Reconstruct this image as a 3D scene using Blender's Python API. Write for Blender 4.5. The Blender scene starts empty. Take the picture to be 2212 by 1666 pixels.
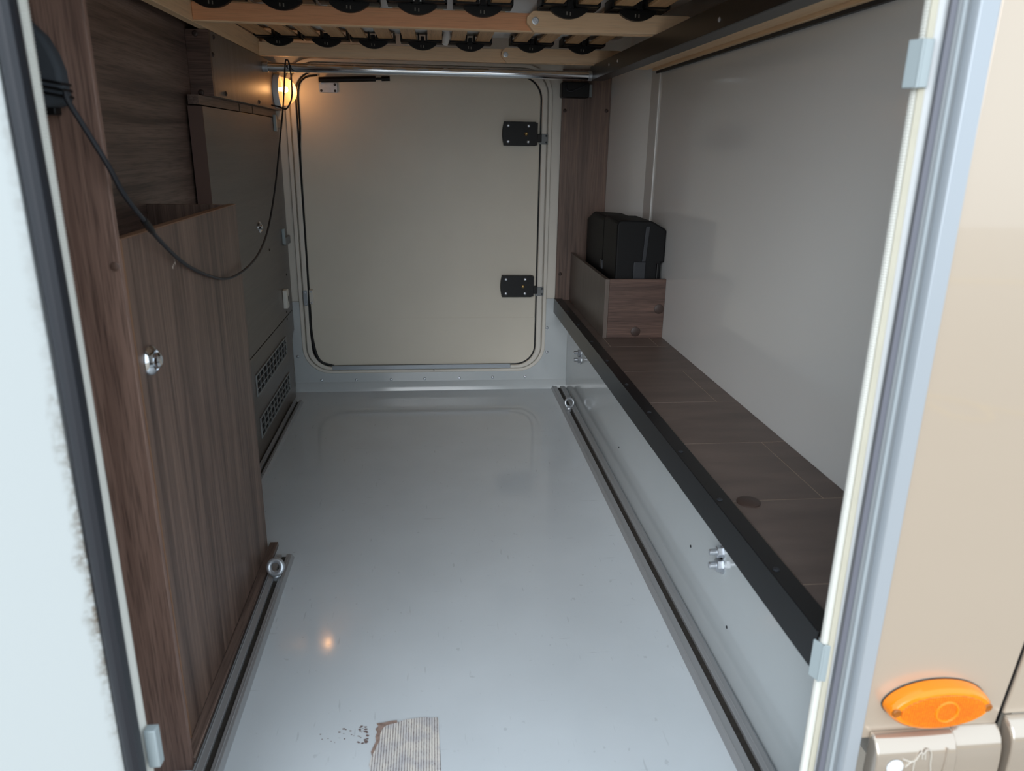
import bpy, bmesh, math, random
from mathutils import Vector, Matrix
random.seed(7)
C = bpy.context.scene.collection
sc = bpy.context.scene
PI = math.pi

# ------------------------------------------------------------------ camera, sky, exposure
CAM = Vector((0.0, 0.0, 1.05))
pitch, yaw, roll = 0.3116534, 0.10719286, 0.01784287
fwd = Vector((math.sin(yaw)*math.cos(pitch), math.cos(yaw)*math.cos(pitch), -math.sin(pitch)))
rgt = Vector((math.cos(yaw), -math.sin(yaw), 0)); upv = rgt.cross(fwd)
r2 = rgt*math.cos(roll)+upv*math.sin(roll); u2 = upv*math.cos(roll)-rgt*math.sin(roll)
cam = bpy.data.cameras.new('camera'); cam.sensor_fit = 'HORIZONTAL'; cam.sensor_width = 36.0
cam.lens = 1611.8/2212*36.0; cam.clip_start = 0.02
cam.dof.use_dof = True; cam.dof.focus_distance = 2.3; cam.dof.aperture_fstop = 5.0
co = bpy.data.objects.new('camera', cam); C.objects.link(co)
M = Matrix((( r2.x, u2.x, -fwd.x), (r2.y, u2.y, -fwd.y), (r2.z, u2.z, -fwd.z))).to_4x4()
M.translation = CAM; co.matrix_world = M
sc.camera = co
w = bpy.data.worlds.new('overcast_sky'); sc.world = w; w.use_nodes = True
bg = w.node_tree.nodes['Background']
bg.inputs[0].default_value = (0.80, 0.91, 1.0, 1); bg.inputs[1].default_value = 1.08
sd = bpy.data.lights.new('sun', 'SUN'); sd.energy = 1.08; sd.angle = math.radians(42); sd.color = (0.97, 0.98, 1.0)
so = bpy.data.objects.new('sun', sd); C.objects.link(so)
so.rotation_euler = Vector((0.34, 1.0, -0.40)).to_track_quat('-Z', 'Y').to_euler()   # soft hazy sun behind the camera
sc.view_settings.view_transform = 'Standard'; sc.view_settings.look = 'None'
sc.view_settings.gamma = 1.0; sc.view_settings.use_curve_mapping = False
sc.view_settings.exposure = 0.85
sc.cycles.max_bounces = 10; sc.cycles.diffuse_bounces = 6; sc.cycles.glossy_bounces = 5
sc.cycles.sample_clamp_indirect = 6.0

# ------------------------------------------------------------------ materials
def lin(c):
    o = []
    for x in c:
        x /= 255.0
        o.append(x/12.92 if x <= 0.04045 else ((x+0.055)/1.055)**2.4)
    return (o[0], o[1], o[2], 1.0)
def mat(name, col, rough=0.5, metal=0.0, coat=0.0, spec=0.5, noise=0.0, nscale=8.0, bump=0.0, bscale=200.0, stretch=(1, 1, 1)):
    m = bpy.data.materials.new(name); m.use_nodes = True
    N = m.node_tree.nodes; L = m.node_tree.links; b = N['Principled BSDF']
    b.inputs['Base Color'].default_value = lin(col); b.inputs['Roughness'].default_value = rough
    b.inputs['Metallic'].default_value = metal; b.inputs['Coat Weight'].default_value = coat
    b.inputs['Coat Roughness'].default_value = 0.04
    b.inputs['Specular IOR Level'].default_value = spec
    tc = N.new('ShaderNodeTexCoord'); mp = N.new('ShaderNodeMapping'); mp.inputs['Scale'].default_value = stretch
    L.new(tc.outputs['Object'], mp.inputs['Vector'])
    if noise > 0:
        n = N.new('ShaderNodeTexNoise'); n.inputs['Scale'].default_value = nscale; n.inputs['Detail'].default_value = 6
        L.new(mp.outputs[0], n.inputs['Vector'])
        hs = N.new('ShaderNodeHueSaturation'); hs.inputs['Color'].default_value = lin(col)
        mr = N.new('ShaderNodeMapRange'); mr.inputs[1].default_value = 0.3; mr.inputs[2].default_value = 0.7
        mr.inputs[3].default_value = 1-noise; mr.inputs[4].default_value = 1+noise
        L.new(n.outputs['Fac'], mr.inputs[0]); L.new(mr.outputs[0], hs.inputs['Value']); L.new(hs.outputs[0], b.inputs['Base Color'])
    if bump > 0:
        n2 = N.new('ShaderNodeTexNoise'); n2.inputs['Scale'].default_value = bscale; n2.inputs['Detail'].default_value = 3
        L.new(mp.outputs[0], n2.inputs['Vector'])
        bp = N.new('ShaderNodeBump'); bp.inputs['Strength'].default_value = bump; bp.inputs['Distance'].default_value = 0.002
        L.new(n2.outputs['Fac'], bp.inputs['Height']); L.new(bp.outputs[0], b.inputs['Normal'])
    return m
def wood(name, axis, dark, lite, rough=0.4, band=1.0, pore=0.35, seed=0.0, bump=0.12):
    """laminate grain running along axis: broad wavy bands, narrow streaks and short pores"""
    m = bpy.data.materials.new(name); m.use_nodes = True
    N = m.node_tree.nodes; L = m.node_tree.links; b = N['Principled BSDF']
    b.inputs['Roughness'].default_value = rough
    tc = N.new('ShaderNodeTexCoord')
    def layer(across, along, detail, dist=0.0):
        mp = N.new('ShaderNodeMapping'); s = [across]*3; s['xyz'.index(axis)] = along
        mp.inputs['Scale'].default_value = s; mp.inputs['Location'].default_value = (seed*1.7, seed*.9, seed*2.3)
        n = N.new('ShaderNodeTexNoise'); n.inputs['Scale'].default_value = 1.0; n.inputs['Detail'].default_value = detail
        n.inputs['Distortion'].default_value = dist
        L.new(tc.outputs['Object'], mp.inputs['Vector']); L.new(mp.outputs[0], n.inputs['Vector']); return n.outputs['Fac']
    A = layer(22*band, 1.1*band, 3, 0.6); B = layer(95*band, 2.2*band, 4, 0.3); P = layer(420, 14, 2)
    mix = N.new('ShaderNodeMath'); mix.operation = 'MULTIPLY_ADD'; mix.inputs[1].default_value = 0.55
    mul = N.new('ShaderNodeMath'); mul.operation = 'MULTIPLY'; mul.inputs[1].default_value = 0.45
    L.new(B, mul.inputs[0]); L.new(A, mix.inputs[0]); L.new(mul.outputs[0], mix.inputs[2])
    cr = N.new('ShaderNodeValToRGB'); e = cr.color_ramp.elements
    e[0].position = 0.34; e[0].color = lin(dark); e[1].position = 0.66; e[1].color = lin(lite)
    L.new(mix.outputs[0], cr.inputs[0])
    pr = N.new('ShaderNodeMapRange'); pr.inputs[1].default_value = 0.33; pr.inputs[2].default_value = 0.52
    pr.inputs[3].default_value = 1-pore; pr.inputs[4].default_value = 1.0
    L.new(P, pr.inputs[0])
    hs = N.new('ShaderNodeHueSaturation'); L.new(cr.outputs[0], hs.inputs['Color']); L.new(pr.outputs[0], hs.inputs['Value'])
    L.new(hs.outputs[0], b.inputs['Base Color'])
    bp = N.new('ShaderNodeBump'); bp.inputs['Strength'].default_value = bump; bp.inputs['Distance'].default_value = 0.001
    L.new(P, bp.inputs['Height']); L.new(bp.outputs[0], b.inputs['Normal'])
    return m
m_floor = mat('grey_floor_paint', (211, 218, 223), 0.08, noise=0.03, nscale=5, bump=0.012, bscale=60)
def scuffs(m):   # small dark scuffs and fine scratches worn into the paint
    N = m.node_tree.nodes; L = m.node_tree.links; b = N['Principled BSDF']; src = b.inputs['Base Color'].links[0].from_socket
    tc = N.new('ShaderNodeTexCoord'); out = None
    for sc_, st, lo in ((55, (1, 1, 1), .70), (38, (3, .35, 1), .70), (30, (.3, 2.6, 1), .71)):
        mp = N.new('ShaderNodeMapping'); mp.inputs['Scale'].default_value = st; mp.inputs['Rotation'].default_value = (0, 0, sc_*.02); L.new(tc.outputs['Object'], mp.inputs['Vector'])
        n = N.new('ShaderNodeTexNoise'); n.inputs['Scale'].default_value = sc_; n.inputs['Detail'].default_value = 2; L.new(mp.outputs[0], n.inputs['Vector'])
        r = N.new('ShaderNodeMapRange'); r.inputs[1].default_value = lo; r.inputs[2].default_value = lo+.05; r.inputs[3].default_value = 1; r.inputs[4].default_value = .86; L.new(n.outputs['Fac'], r.inputs[0])
        if out is None: out = r.outputs[0]
        else:
            mu = N.new('ShaderNodeMath'); mu.operation = 'MULTIPLY'; L.new(out, mu.inputs[0]); L.new(r.outputs[0], mu.inputs[1]); out = mu.outputs[0]
    hs = N.new('ShaderNodeHueSaturation'); L.new(src, hs.inputs['Color']); L.new(out, hs.inputs['Value']); L.new(hs.outputs[0], b.inputs['Base Color'])
scuffs(m_floor)
m_greywall = mat('grey_sheet_paint', (196, 202, 204), 0.11, noise=0.02, nscale=3)
m_white = mat('glossy_white_panel', (226, 226, 224), 0.1, noise=0.015, nscale=2)
m_doorcream = mat('cream_door_skin', (222, 215, 200), 0.42, noise=0.03, nscale=4, bump=0.05, bscale=300)
m_frame = mat('cream_frame_plastic', (226, 221, 211), 0.35, noise=0.02)
m_outdoor_white = mat('white_door_skin', (214, 219, 217), 0.3, noise=0.02, nscale=3)
m_rib = mat('cream_ribbed_rubber', (215, 215, 209), 0.5)
m_cream = mat('yellowed_seal', (199, 195, 178), 0.6, noise=0.04, nscale=30)
m_jamb = mat('white_jamb', (212, 215, 218), 0.35)
m_gasket = mat('grey_rubber', (122, 127, 131), 0.45)
m_gasketd = mat('dark_grey_rubber', (102, 104, 114), 0.45)
m_gasketl = mat('pale_grey_rubber', (150, 158, 163), 0.4)
m_blackrub = mat('black_rubber', (32, 35, 42), 0.45)
m_alu = mat('satin_aluminium', (166, 173, 180), 0.38, metal=0.25)
m_rail = mat('anodised_rail', (168, 169, 171), 0.4, metal=0.35)
m_railgap = mat('rail_slot_dark', (58, 53, 48), 0.85, noise=0.3, nscale=90)
m_body = mat('champagne_body_paint', (190, 175, 158), 0.32, metal=0.35, coat=0.9, bump=0.02, bscale=40)
m_skirt = mat('champagne_skirt_paint', (190, 178, 164), 0.13, metal=0.6, coat=0.9)
m_black = mat('black_plastic', (11, 11, 13), 0.42, spec=0.3)
m_blackmetal = mat('black_powder_coat', (13, 14, 17), 0.33, spec=0.35)
m_blackcase = mat('matt_black_case', (12, 13, 15), 0.6, spec=0.3, bump=0.05, bscale=700)
m_slate = mat('dark_grey_plastic', (42, 45, 50), 0.45)
m_steel = mat('zinc_steel', (206, 211, 217), 0.36, metal=0.8, noise=0.08, nscale=60)
m_chrome = mat('chrome', (225, 228, 232), 0.09, metal=1.0)
m_brass = mat('brass', (176, 150, 100), 0.35, metal=0.9)
m_clip = mat('pale_grey_clip_plastic', (160, 172, 176), 0.4)
m_keeper = mat('grey_keeper_plastic', (128, 132, 134), 0.45)
m_dark = mat('dark_void', (20, 19, 19), 0.8)
m_socket = mat('white_socket_plastic', (226, 224, 216), 0.35)
m_mattress = mat('white_mattress_cloth', (238, 238, 238), 0.85, bump=0.4, bscale=150)
m_slat = wood('slat_beech', 'y', (196, 150, 104), (228, 186, 138), 0.45, 1.2, 0.2, 3)
m_beech = wood('beech_ply', 'x', (234, 194, 150), (246, 214, 176), 0.5, 0.9, 0.1, 1)
m_beechd = wood('orange_beech', 'x', (226, 160, 116), (240, 178, 132), 0.45, 0.9, 0.12, 2)
m_beechy = wood('beech_side', 'y', (232, 194, 150), (244, 214, 176), 0.5, 0.9, 0.1, 5)
WD, WL = (76, 60, 53), (136, 111, 98)
m_wv = wood('walnut_upright', 'z', WD, WL, 0.42, 1.15, 0.28, 1)
m_wpost = wood('walnut_post', 'z', (112, 87, 77), (149, 120, 107), 0.5, 1.6, 0.42, 4)
m_wy = wood('walnut_lengthwise', 'y', (84, 68, 62), (142, 120, 109), 0.42, 1.3, 0.35, 6)
m_wpanel = wood('walnut_smooth_panel', 'y', (92, 84, 78), (110, 101, 94), 0.3, 0.7, 0.12, 8, 0.05)
m_wx = wood('walnut_crosswise', 'x', (78, 60, 54), (112, 88, 78), 0.48, 2.0, 0.4, 2)
m_wbox = wood('walnut_satin_side', 'z', (98, 88, 82), (116, 105, 97), 0.42, 1.0, 0.2, 9, 0.05)
m_wedge = mat('tan_edge_band', (142, 108, 84), 0.5)
m_wcap = mat('brown_cover_cap', (66, 52, 47), 0.5)
m_tile = mat('brown_slate_tile', (99, 86, 80), 0.42, noise=0.2, nscale=7, bump=0.1, bscale=120, stretch=(0.7, 3.0, 1))
m_grout = mat('beige_grout', (176, 160, 142), 0.7)
m_bulb = None
m_asphalt = mat('pale_asphalt', (150, 140, 128), 0.9, noise=0.12, nscale=3, bump=0.4, bscale=90)
m_yellow = mat('yellow_cord', (240, 196, 70), 0.6)
m_patch = None

# ------------------------------------------------------------------ mesh helpers
class MB:
    def __init__(s): s.v = []; s.f = []
    def add(s, vs, fs):
        o = len(s.v); s.v += [Vector(p) for p in vs]; s.f += [tuple(i+o for i in f) for f in fs]; return s
    def box(s, x0, x1, y0, y1, z0, z1):
        return s.add([(x0,y0,z0),(x1,y0,z0),(x1,y1,z0),(x0,y1,z0),(x0,y0,z1),(x1,y0,z1),(x1,y1,z1),(x0,y1,z1)],
                     [(3,2,1,0),(4,5,6,7),(0,1,5,4),(1,2,6,5),(2,3,7,6),(3,0,4,7)])
    def prism(s, poly, axis, a, b):
        n = len(poly)
        def P(p, t): return {'x': (t, p[0], p[1]), 'y': (p[0], t, p[1]), 'z': (p[0], p[1], t)}[axis]
        return s.add([P(p, a) for p in poly]+[P(p, b) for p in poly],
                     [tuple(range(n))[::-1], tuple(range(n, 2*n))]+[(i, (i+1) % n, n+(i+1) % n, n+i) for i in range(n)])
    def ring(s, outer, inner, axis, a, b):
        n = len(outer)
        def P(p, t): return {'x': (t, p[0], p[1]), 'y': (p[0], t, p[1]), 'z': (p[0], p[1], t)}[axis]
        vs = [P(p, a) for p in outer]+[P(p, a) for p in inner]+[P(p, b) for p in outer]+[P(p, b) for p in inner]
        fs = []
        for i in range(n):
            j = (i+1) % n
            fs += [(i, j, n+j, n+i), (2*n+i, 3*n+i, 3*n+j, 2*n+j), (i, 2*n+i, 2*n+j, j), (n+i, n+j, 3*n+j, 3*n+i)]
        return s.add(vs, fs)
    def loft(s, rings, closed=True, caps=True):
        n = len(rings[0]); vs = [p for r in rings for p in r]; fs = []
        for k in range(len(rings)-1):
            for i in range(n if closed else n-1):
                j = (i+1) % n; fs.append((k*n+i, k*n+j, (k+1)*n+j, (k+1)*n+i))
        if caps and closed: fs += [tuple(range(n))[::-1], tuple(range((len(rings)-1)*n, len(rings)*n))]
        return s.add(vs, fs)
    def tube(s, path, r, n=10):
        path = [Vector(p) for p in path]; rings = []; up = None
        for i, p in enumerate(path):
            d = (path[min(i+1, len(path)-1)]-path[max(i-1, 0)]).normalized()
            if up is None: up = Vector((0, 0, 1)) if abs(d.z) < .9 else Vector((1, 0, 0))
            a = d.cross(up).normalized(); up = a.cross(d).normalized()
            rr = r[i] if isinstance(r, (list, tuple)) else r
            rings.append([p+a*math.cos(t)*rr+up*math.sin(t)*rr for t in [2*PI*k/n for k in range(n)]])
        return s.loft(rings)
    def lathe(s, prof, origin, axis, n=24):
        ax = Vector(axis).normalized(); t = Vector((0, 0, 1)) if abs(ax.z) < .9 else Vector((1, 0, 0))
        a = ax.cross(t).normalized(); b = ax.cross(a); O = Vector(origin)
        return s.loft([[O+ax*h+(a*math.cos(q)+b*math.sin(q))*max(r, 1e-5) for q in [2*PI*k/n for k in range(n)]] for r, h in prof])
    def torus(s, O, axis, R, r, n=24, m=10):
        ax = Vector(axis).normalized(); t = Vector((0, 0, 1)) if abs(ax.z) < .9 else Vector((1, 0, 0))
        a = ax.cross(t).normalized(); b = ax.cross(a); O = Vector(O); rings = []
        for k in range(n+1):
            q = 2*PI*k/n; d = a*math.cos(q)+b*math.sin(q)
            rings.append([O+d*(R+r*math.cos(u))+ax*r*math.sin(u) for u in [2*PI*j/m for j in range(m)]])
        return s.loft(rings, caps=False)
    def mesh(s, name, mtl, off=Vector((0, 0, 0)), smooth=True):
        me = bpy.data.meshes.new(name); me.from_pydata([p-off for p in s.v], [], s.f)
        bm = bmesh.new(); bm.from_mesh(me); bmesh.ops.remove_doubles(bm, verts=bm.verts, dist=1e-6)
        bmesh.ops.recalc_face_normals(bm, faces=bm.faces); bm.to_mesh(me); bm.free()
        if smooth:
            me.polygons.foreach_set('use_smooth', [True]*len(me.polygons)); me.set_sharp_from_angle(angle=math.radians(35))
        me.materials.append(mtl); return me
OFF = {}
def tag(o, label=None, cat=None, group=None, kind=None):
    if label: o['label'] = label
    if cat: o['category'] = cat
    if group: o['group'] = group
    if kind: o['kind'] = kind
    return o
def thing(name, label, cat, loc, group=None, kind=None):
    o = bpy.data.objects.new(name, None); C.objects.link(o); o.location = loc; o.empty_display_size = 0.05
    OFF[o] = Vector(loc); return tag(o, label, cat, group, kind)
def obj(name, mb, mtl, parent=None, bevel=0.0, label=None, loc=None, smooth=True, seg=2):
    off = OFF[parent] if parent else Vector(loc or (0, 0, 0))
    me = mb.mesh(name, mtl, off, smooth); o = bpy.data.objects.new(name, me); C.objects.link(o)
    if parent: o.parent = parent
    else: o.location = off
    OFF[o] = off
    if bevel:
        md = o.modifiers.new('edge', 'BEVEL'); md.width = bevel; md.segments = seg; md.limit_method = 'ANGLE'; md.angle_limit = math.radians(40)
    if label: o['label'] = label
    return o
def piece(name, me, parent, at):
    """a small repeated part that shares mesh data (mesh modelled about its own origin)"""
    o = bpy.data.objects.new(name, me); C.objects.link(o); o.parent = parent; o.location = Vector(at)-OFF[parent]; return o
def B(*a): return MB().box(*a)
def rrect(x0, x1, z0, z1, r, n=8):
    pts = []
    for cx, cz, a0 in ((x1-r, z1-r, 0), (x0+r, z1-r, 90), (x0+r, z0+r, 180), (x1-r, z0+r, 270)):
        pts += [(cx+r*math.cos(math.radians(a0+90*k/n)), cz+r*math.sin(math.radians(a0+90*k/n))) for k in range(n+1)]
    return pts
def smooth_path(pts, k=6):
    out = []; P = [Vector(p) for p in pts]
    for i in range(len(P)-1):
        p0, p1, p2, p3 = P[max(i-1, 0)], P[i], P[i+1], P[min(i+2, len(P)-1)]
        for j in range(k):
            t = j/k; out.append(0.5*((2*p1)+(p2-p0)*t+(2*p0-5*p1+4*p2-p3)*t*t+(3*p1-p0-3*p2+p3)*t**3))
    return out+[P[-1]]
def screw_mesh(name, r, h, axis, mtl, slot=True):
    mb = MB().lathe([(0, 0), (r, 0), (r, h*.4), (r*.75, h*.85), (r*.42, h), (r*.40, h*.55), (0, h*.55)], (0, 0, 0), axis, 12)
    return mb.mesh(name, mtl)
def struct(name, mb, m, label, cat, bevel=0.0):
    return tag(obj(name, mb, m, bevel=bevel), label, cat, None, 'structure')

# ------------------------------------------------------------------ room shell
YF = 3.214
struct('floor', B(-.66, .66, .80, 3.26, -.04, 0), m_floor, 'glossy pale grey painted garage floor', 'floor')
struct('wall_right', B(.804, .85, .83, 3.3, -.04, 1.75), m_white, 'glossy off white side wall above the tiled bench', 'wall')
struct('wall_left', B(-.69, -.645, .83, 3.3, -.04, 1.75), m_wy, 'dark walnut side wall with lengthwise grain above the open cabinet', 'wall')
struct('wall_far', B(-.69, .85, YF+.004, 3.27, -.04, 1.75), m_frame, 'cream end wall around the hatch door', 'wall')
struct('ceiling', B(-.69, .85, .83, 3.3, 1.75, 1.8), m_white, 'ceiling panel above the slatted bed', 'ceiling')
# rounded corner of the body shell between walnut post and side wall
cor = [(.726, 3.20), (.732, 3.14), (.741, 3.07), (.754, 3.0), (.770, 2.94), (.788, 2.89), (.804, 2.855), (.815, 2.87), (.81, 3.21), (.74, 3.215)]
struct('wall_corner', MB().prism(cor, 'z', .40, 1.33), m_white, 'curved glossy white corner panel behind the black case', 'wall')
struct('trim_1', B(.799, .8045, 2.76, 2.86, .41, 1.315), m_white, 'flat white vertical joint strip beside the curved corner panel', 'trim', .002)

# grey tray folded up the end wall, with the cut-out for the hatch
plate = [(-.612, 0), (.59, 0), (.59, .41), (.49, .41), (.486, .20)]
for k in range(9):
    a = math.radians(0-90*k/8); plate.append((.376+.11*math.cos(a), .192+.11*math.sin(a)))
plate += [(-.455, .08)]
for k in range(9):
    a = math.radians(270-90*k/8); plate.append((-.455+.11*math.cos(a), .192+.11*math.sin(a)))
plate += [(-.568, .40), (-.612, .40)]
kick = tag(obj('trim_2', MB().prism(plate, 'y', 3.204, 3.2178), m_greywall, None), 'grey riveted sheet metal upstand below the hatch door', 'trim', None, 'structure')
obj('fold', MB().prism([(3.188, 0), (3.204, 0), (3.204, .04), (3.2, .036)], 'x', -.612, .59), m_greywall, kick)
rv = screw_mesh('rivet', .0065, .004, (0, -1, 0), m_steel)
for x, z in ((-.498, .05), (-.348, .049), (-.196, .049), (-.047, .05), (.106, .052), (.256, .053), (.403, .054), (.5, .167), (.497, .279), (-.594, .159)):
    piece('rivet', rv, kick, (x, 3.2042, z))

# ------------------------------------------------------------------ hatch door in the end wall
fr = thing('door_frame', 'cream rounded moulded frame around the closed hatch door', 'door frame', (-.04, YF, .08), None, 'structure')
o1, i1 = rrect(-.572, .49, .081, 1.36, .118, 10), rrect(-.548, .466, .1, 1.34, .10, 10)
i2 = rrect(-.531, .4465, .112, 1.315, .088, 10)
obj('outer_frame', MB().ring(o1, rrect(-.556, .474, .094, 1.345, .104, 10), 'y', 3.200, 3.2178), m_frame, fr, .003)
obj('inner_frame', MB().ring(rrect(-.551, .469, .098, 1.342, .101, 10), i2, 'y', 3.192, 3.2175), m_frame, fr, .004)
obj('bottom_strip', B(-.447, .334, 3.186, 3.1925, .1, .1195), m_alu, fr, .0015, 'bare aluminium strip along the bottom of the frame')
obj('joint_gap', B(-.0075, -.005, 3.1905, 3.1995, .088, .103), m_dark, fr)
for z0, z1 in ((1.055, 1.096), (.4262, .4655)):
    k = obj('keeper', B(.436, .473, 3.186, 3.193, z0, z1), m_keeper, fr, .002, 'grey latch keeper')
    for zz in (z0+.008, z1-.008): piece('screw', screw_mesh('screw', .004, .002, (0, -1, 0), m_slate), k, (.466, 3.186, zz))
hd = thing('door_1', 'closed cream hatch door at the far end of the garage', 'door', (-.04, YF, .1), None, 'structure')
obj('door_panel', MB().prism(rrect(-.526, .4415, .117, 1.31, .084, 10), 'y', 3.2035, 3.2172), m_doorcream, hd, .003)
lowp = [p for p in rrect(-.525, .4405, .118, 1.309, .083, 10) if p[1] < .3]
obj('lower_skin', MB().prism([(-.525, .327)]+lowp+[(.4405, .327)], 'y', 3.2026, 3.2036), m_doorcream, hd, .0004)
obj('seal', MB().ring(rrect(-.533, .449, .11, 1.317, .09, 10), rrect(-.525, .4405, .118, 1.309, .083, 10), 'y', 3.204, 3.2174), m_black, hd, 0, 'thin black seal')
obj('sagging_seal', MB().tube(smooth_path([(-.44, 3.197, 1.296), (-.49, 3.197, 1.285), (-.517, 3.197, 1.24), (-.519, 3.198, 1.11), (-.5255, 3.198, 1.0), (-.5275, 3.198, .79), (-.5285, 3.198, .58), (-.532, 3.198, .42), (-.5315, 3.198, .3), (-.52, 3.198, .19), (-.495, 3.198, .136), (-.44, 3.198, .1175)]),
    [.0035]*37+[.0035+.0035*math.sin(PI*k/29) for k in range(30)], 8), m_black, hd, 0, 'black seal cord pulled out along the hinge side')
def lock(zc, zt):
    h = .0465
    pts = [(.2915, zc-h), (.419, zc-h), (.419, zc-h+.002), (.4285, zc-h+.003), (.4285, zc+h-.003), (.419, zc+h-.002), (.419, zc+h), (.2915, zc+h)]
    pts += [(.2915-.007*math.sin(PI*(k+1)/8), zc+h-2*h*(k+1)/8) for k in range(7)]
    l = obj('lock', MB().prism(pts, 'y', 3.176, 3.204), m_black, hd, .003, 'black plastic lock housing')
    obj('latch_tongue', B(.424, .446, 3.18, 3.2, zt-.02, zt+.012), m_black, l, .002)
    s = screw_mesh('screw', .0062, .003, (0, -1, 0), m_steel)
    for x in (.308, .391):
        for dz in (.0305, -.0305): piece('screw', s, l, (x, 3.176, zc+dz))
    piece('pin', screw_mesh('pin', .0072, .004, (0, -1, 0), m_brass), l, (.382, 3.176, zc))
lock(1.0945, 1.083); lock(.4695, .457)
hg = obj('hinge', B(-.551, -.534, 3.188, 3.204, .386, .452), m_alu, hd, .002, 'white hinge pair')
obj('hinge_leaf', B(-.526, -.5095, 3.188, 3.204, .393, .454), m_frame, hg, .002)
hs_ = screw_mesh('screw', .004, .0022, (0, -1, 0), m_steel)
for x, z in ((-.5425, .443), (-.5425, .394), (-.518, .446), (-.518, .400)): piece('screw', hs_, hg, (x, 3.188, z))
st = obj('stay_bracket', MB().prism(rrect(-.4375, -.366, 1.234, 1.272, .006, 3), 'y', 3.198, 3.204), m_steel, hd, .001, 'zinc stay bracket with black gas strut')
obj('gas_strut', MB().tube([(-.432, 3.175, 1.2785), (-.215, 3.175, 1.2878)], .0105, 12).tube([(-.217, 3.175, 1.2877), (-.18, 3.175, 1.2885)], .005, 8).tube([(-.192, 3.175, 1.288), (-.16, 3.175, 1.2895)], .009, 12), m_black, st)
obj('stud', MB().tube([(-.428, 3.203, 1.268), (-.428, 3.17, 1.274)], .006, 10), m_steel, st)
bs = screw_mesh('screw', .005, .002, (0, -1, 0), m_slate)
for x, z in ((-.428, 1.241), (-.375, 1.241), (-.375, 1.264)): piece('screw', bs, st, (x, 3.198, z))

# ------------------------------------------------------------------ walnut post on the end wall, black bracket
pst = thing('end_post', 'dark walnut upright panel between hatch door and curved corner', 'post', (.627, 3.2, .41), None, 'structure')
obj('post_board', B(.527, .7265, 3.19, 3.2035, .407, 1.345), m_wv, pst, .001)
ps = screw_mesh('cap', .0075, .004, (0, -1, 0), m_wcap)
for x, z in ((.539, 1.187), (.711, 1.19), (.5446, .5217)): piece('cap', ps, pst, (x, 3.19, z))
bk = thing('wall_bracket', 'black plastic bracket under the end of the chrome bar', 'bracket', (.575, 3.19, 1.235))
obj('housing', MB().prism(rrect(.515, .626, 1.234, 1.292, .006, 3), 'y', 3.135, 3.19), m_black, bk, .003)
obj('side_plate', B(.626, .640, 3.15, 3.19, 1.238, 1.285), m_keeper, bk, .001, 'grey side plate')
obj('lead', MB().tube(smooth_path([(.53, 3.13, 1.285), (.535, 3.128, 1.262), (.555, 3.126, 1.258), (.585, 3.125, 1.27), (.61, 3.13, 1.283)]), .003, 6), m_blackrub, bk)

# ------------------------------------------------------------------ bench along the side wall
bn = thing('bench', 'long built-in bench with white riser and brown tiled top', 'bench', (.69, 2.1, 0))
rs = obj('riser', B(.5905, .61, .832, 3.204, 0, .401), m_greywall, bn, .001, 'glossy pale grey riser')
obj('bench_deck', B(.545, .8035, .832, 3.2, .382, .4068), m_grout, bn, 0, 'pale beige grout bed')
rows = [(.62, .956, 1), (.958, 1.242, 0), (1.244, 1.530, 1), (1.532, 1.816, 0), (1.818, 2.101, 1), (2.103, 2.391, 0), (2.393, 2.676, 2), (2.678, 2.96, 0), (2.962, 3.188, 1)]
for i, (a, b, kd) in enumerate(rows):
    cols = {0: [(.546, .5612), (.5632, .8032)], 1: [(.546, .745), (.747, .8032)], 2: [(.546, .59), (.592, .754), (.756, .8032)]}[kd]
    for x0, x1 in cols:
        a_ = max(a, .833)
        if b - a_ > .01: obj('tile', B(x0, x1, a_, b, .403, .4075), m_tile, bn, .0005, smooth=False)
ep = obj('edge_profile', MB().prism([(.523, .35), (.526, .35), (.526, .411), (.557, .411), (.557, .414), (.523, .414)], 'y', .832, 3.203), m_blackmetal, bn, .0008, 'black metal angle along the bench edge')
es = screw_mesh('screw', .0058, .0025, (0, 0, 1), m_slate)
for y in (3.119, 2.914, 2.687, 2.438, 2.2, 1.955, 1.726, 1.472, 1.2375, .991): piece('screw', es, ep, (.5345, y, .414))
obj('cover_cap', MB().lathe([(0, 0), (.0225, 0), (.0225, .002), (.019, .0035), (0, .0038)], (.592, 1.236, .4075), (0, 0, 1), 24), m_wcap, bn, 0, 'round brown cover cap')
def bolt(y, z, r):
    b = MB().lathe([(0, 0), (r*1.55, 0), (r*1.55, .003), (r*1.3, .003)], (.5905, y, z), (-1, 0, 0), 20)
    b.lathe([(r*1.15, .003), (r*1.15, .013), (r*.95, .0145), (r*.6, .0145)], (.5905, y, z), (-1, 0, 0), 6)
    b.lathe([(r*.6, .0145), (r*.6, .027), (r*.45, .029), (0, .029)], (.5905, y, z), (-1, 0, 0), 14)
    obj('bolt', b, m_steel, rs)
for y in (2.89, 1.322): bolt(y, .2505, .011); bolt(y-.004, .2215, .0125)
rp = screw_mesh('pop_rivet', .0035, .0015, (-1, 0, 0), m_slate)
for y, z in ((3.05, .27), (3.04, .21), (2.2, .12), (1.5, .16), (1.26, .11)): piece('pop_rivet', rp, rs, (.5905, y, z))

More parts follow.
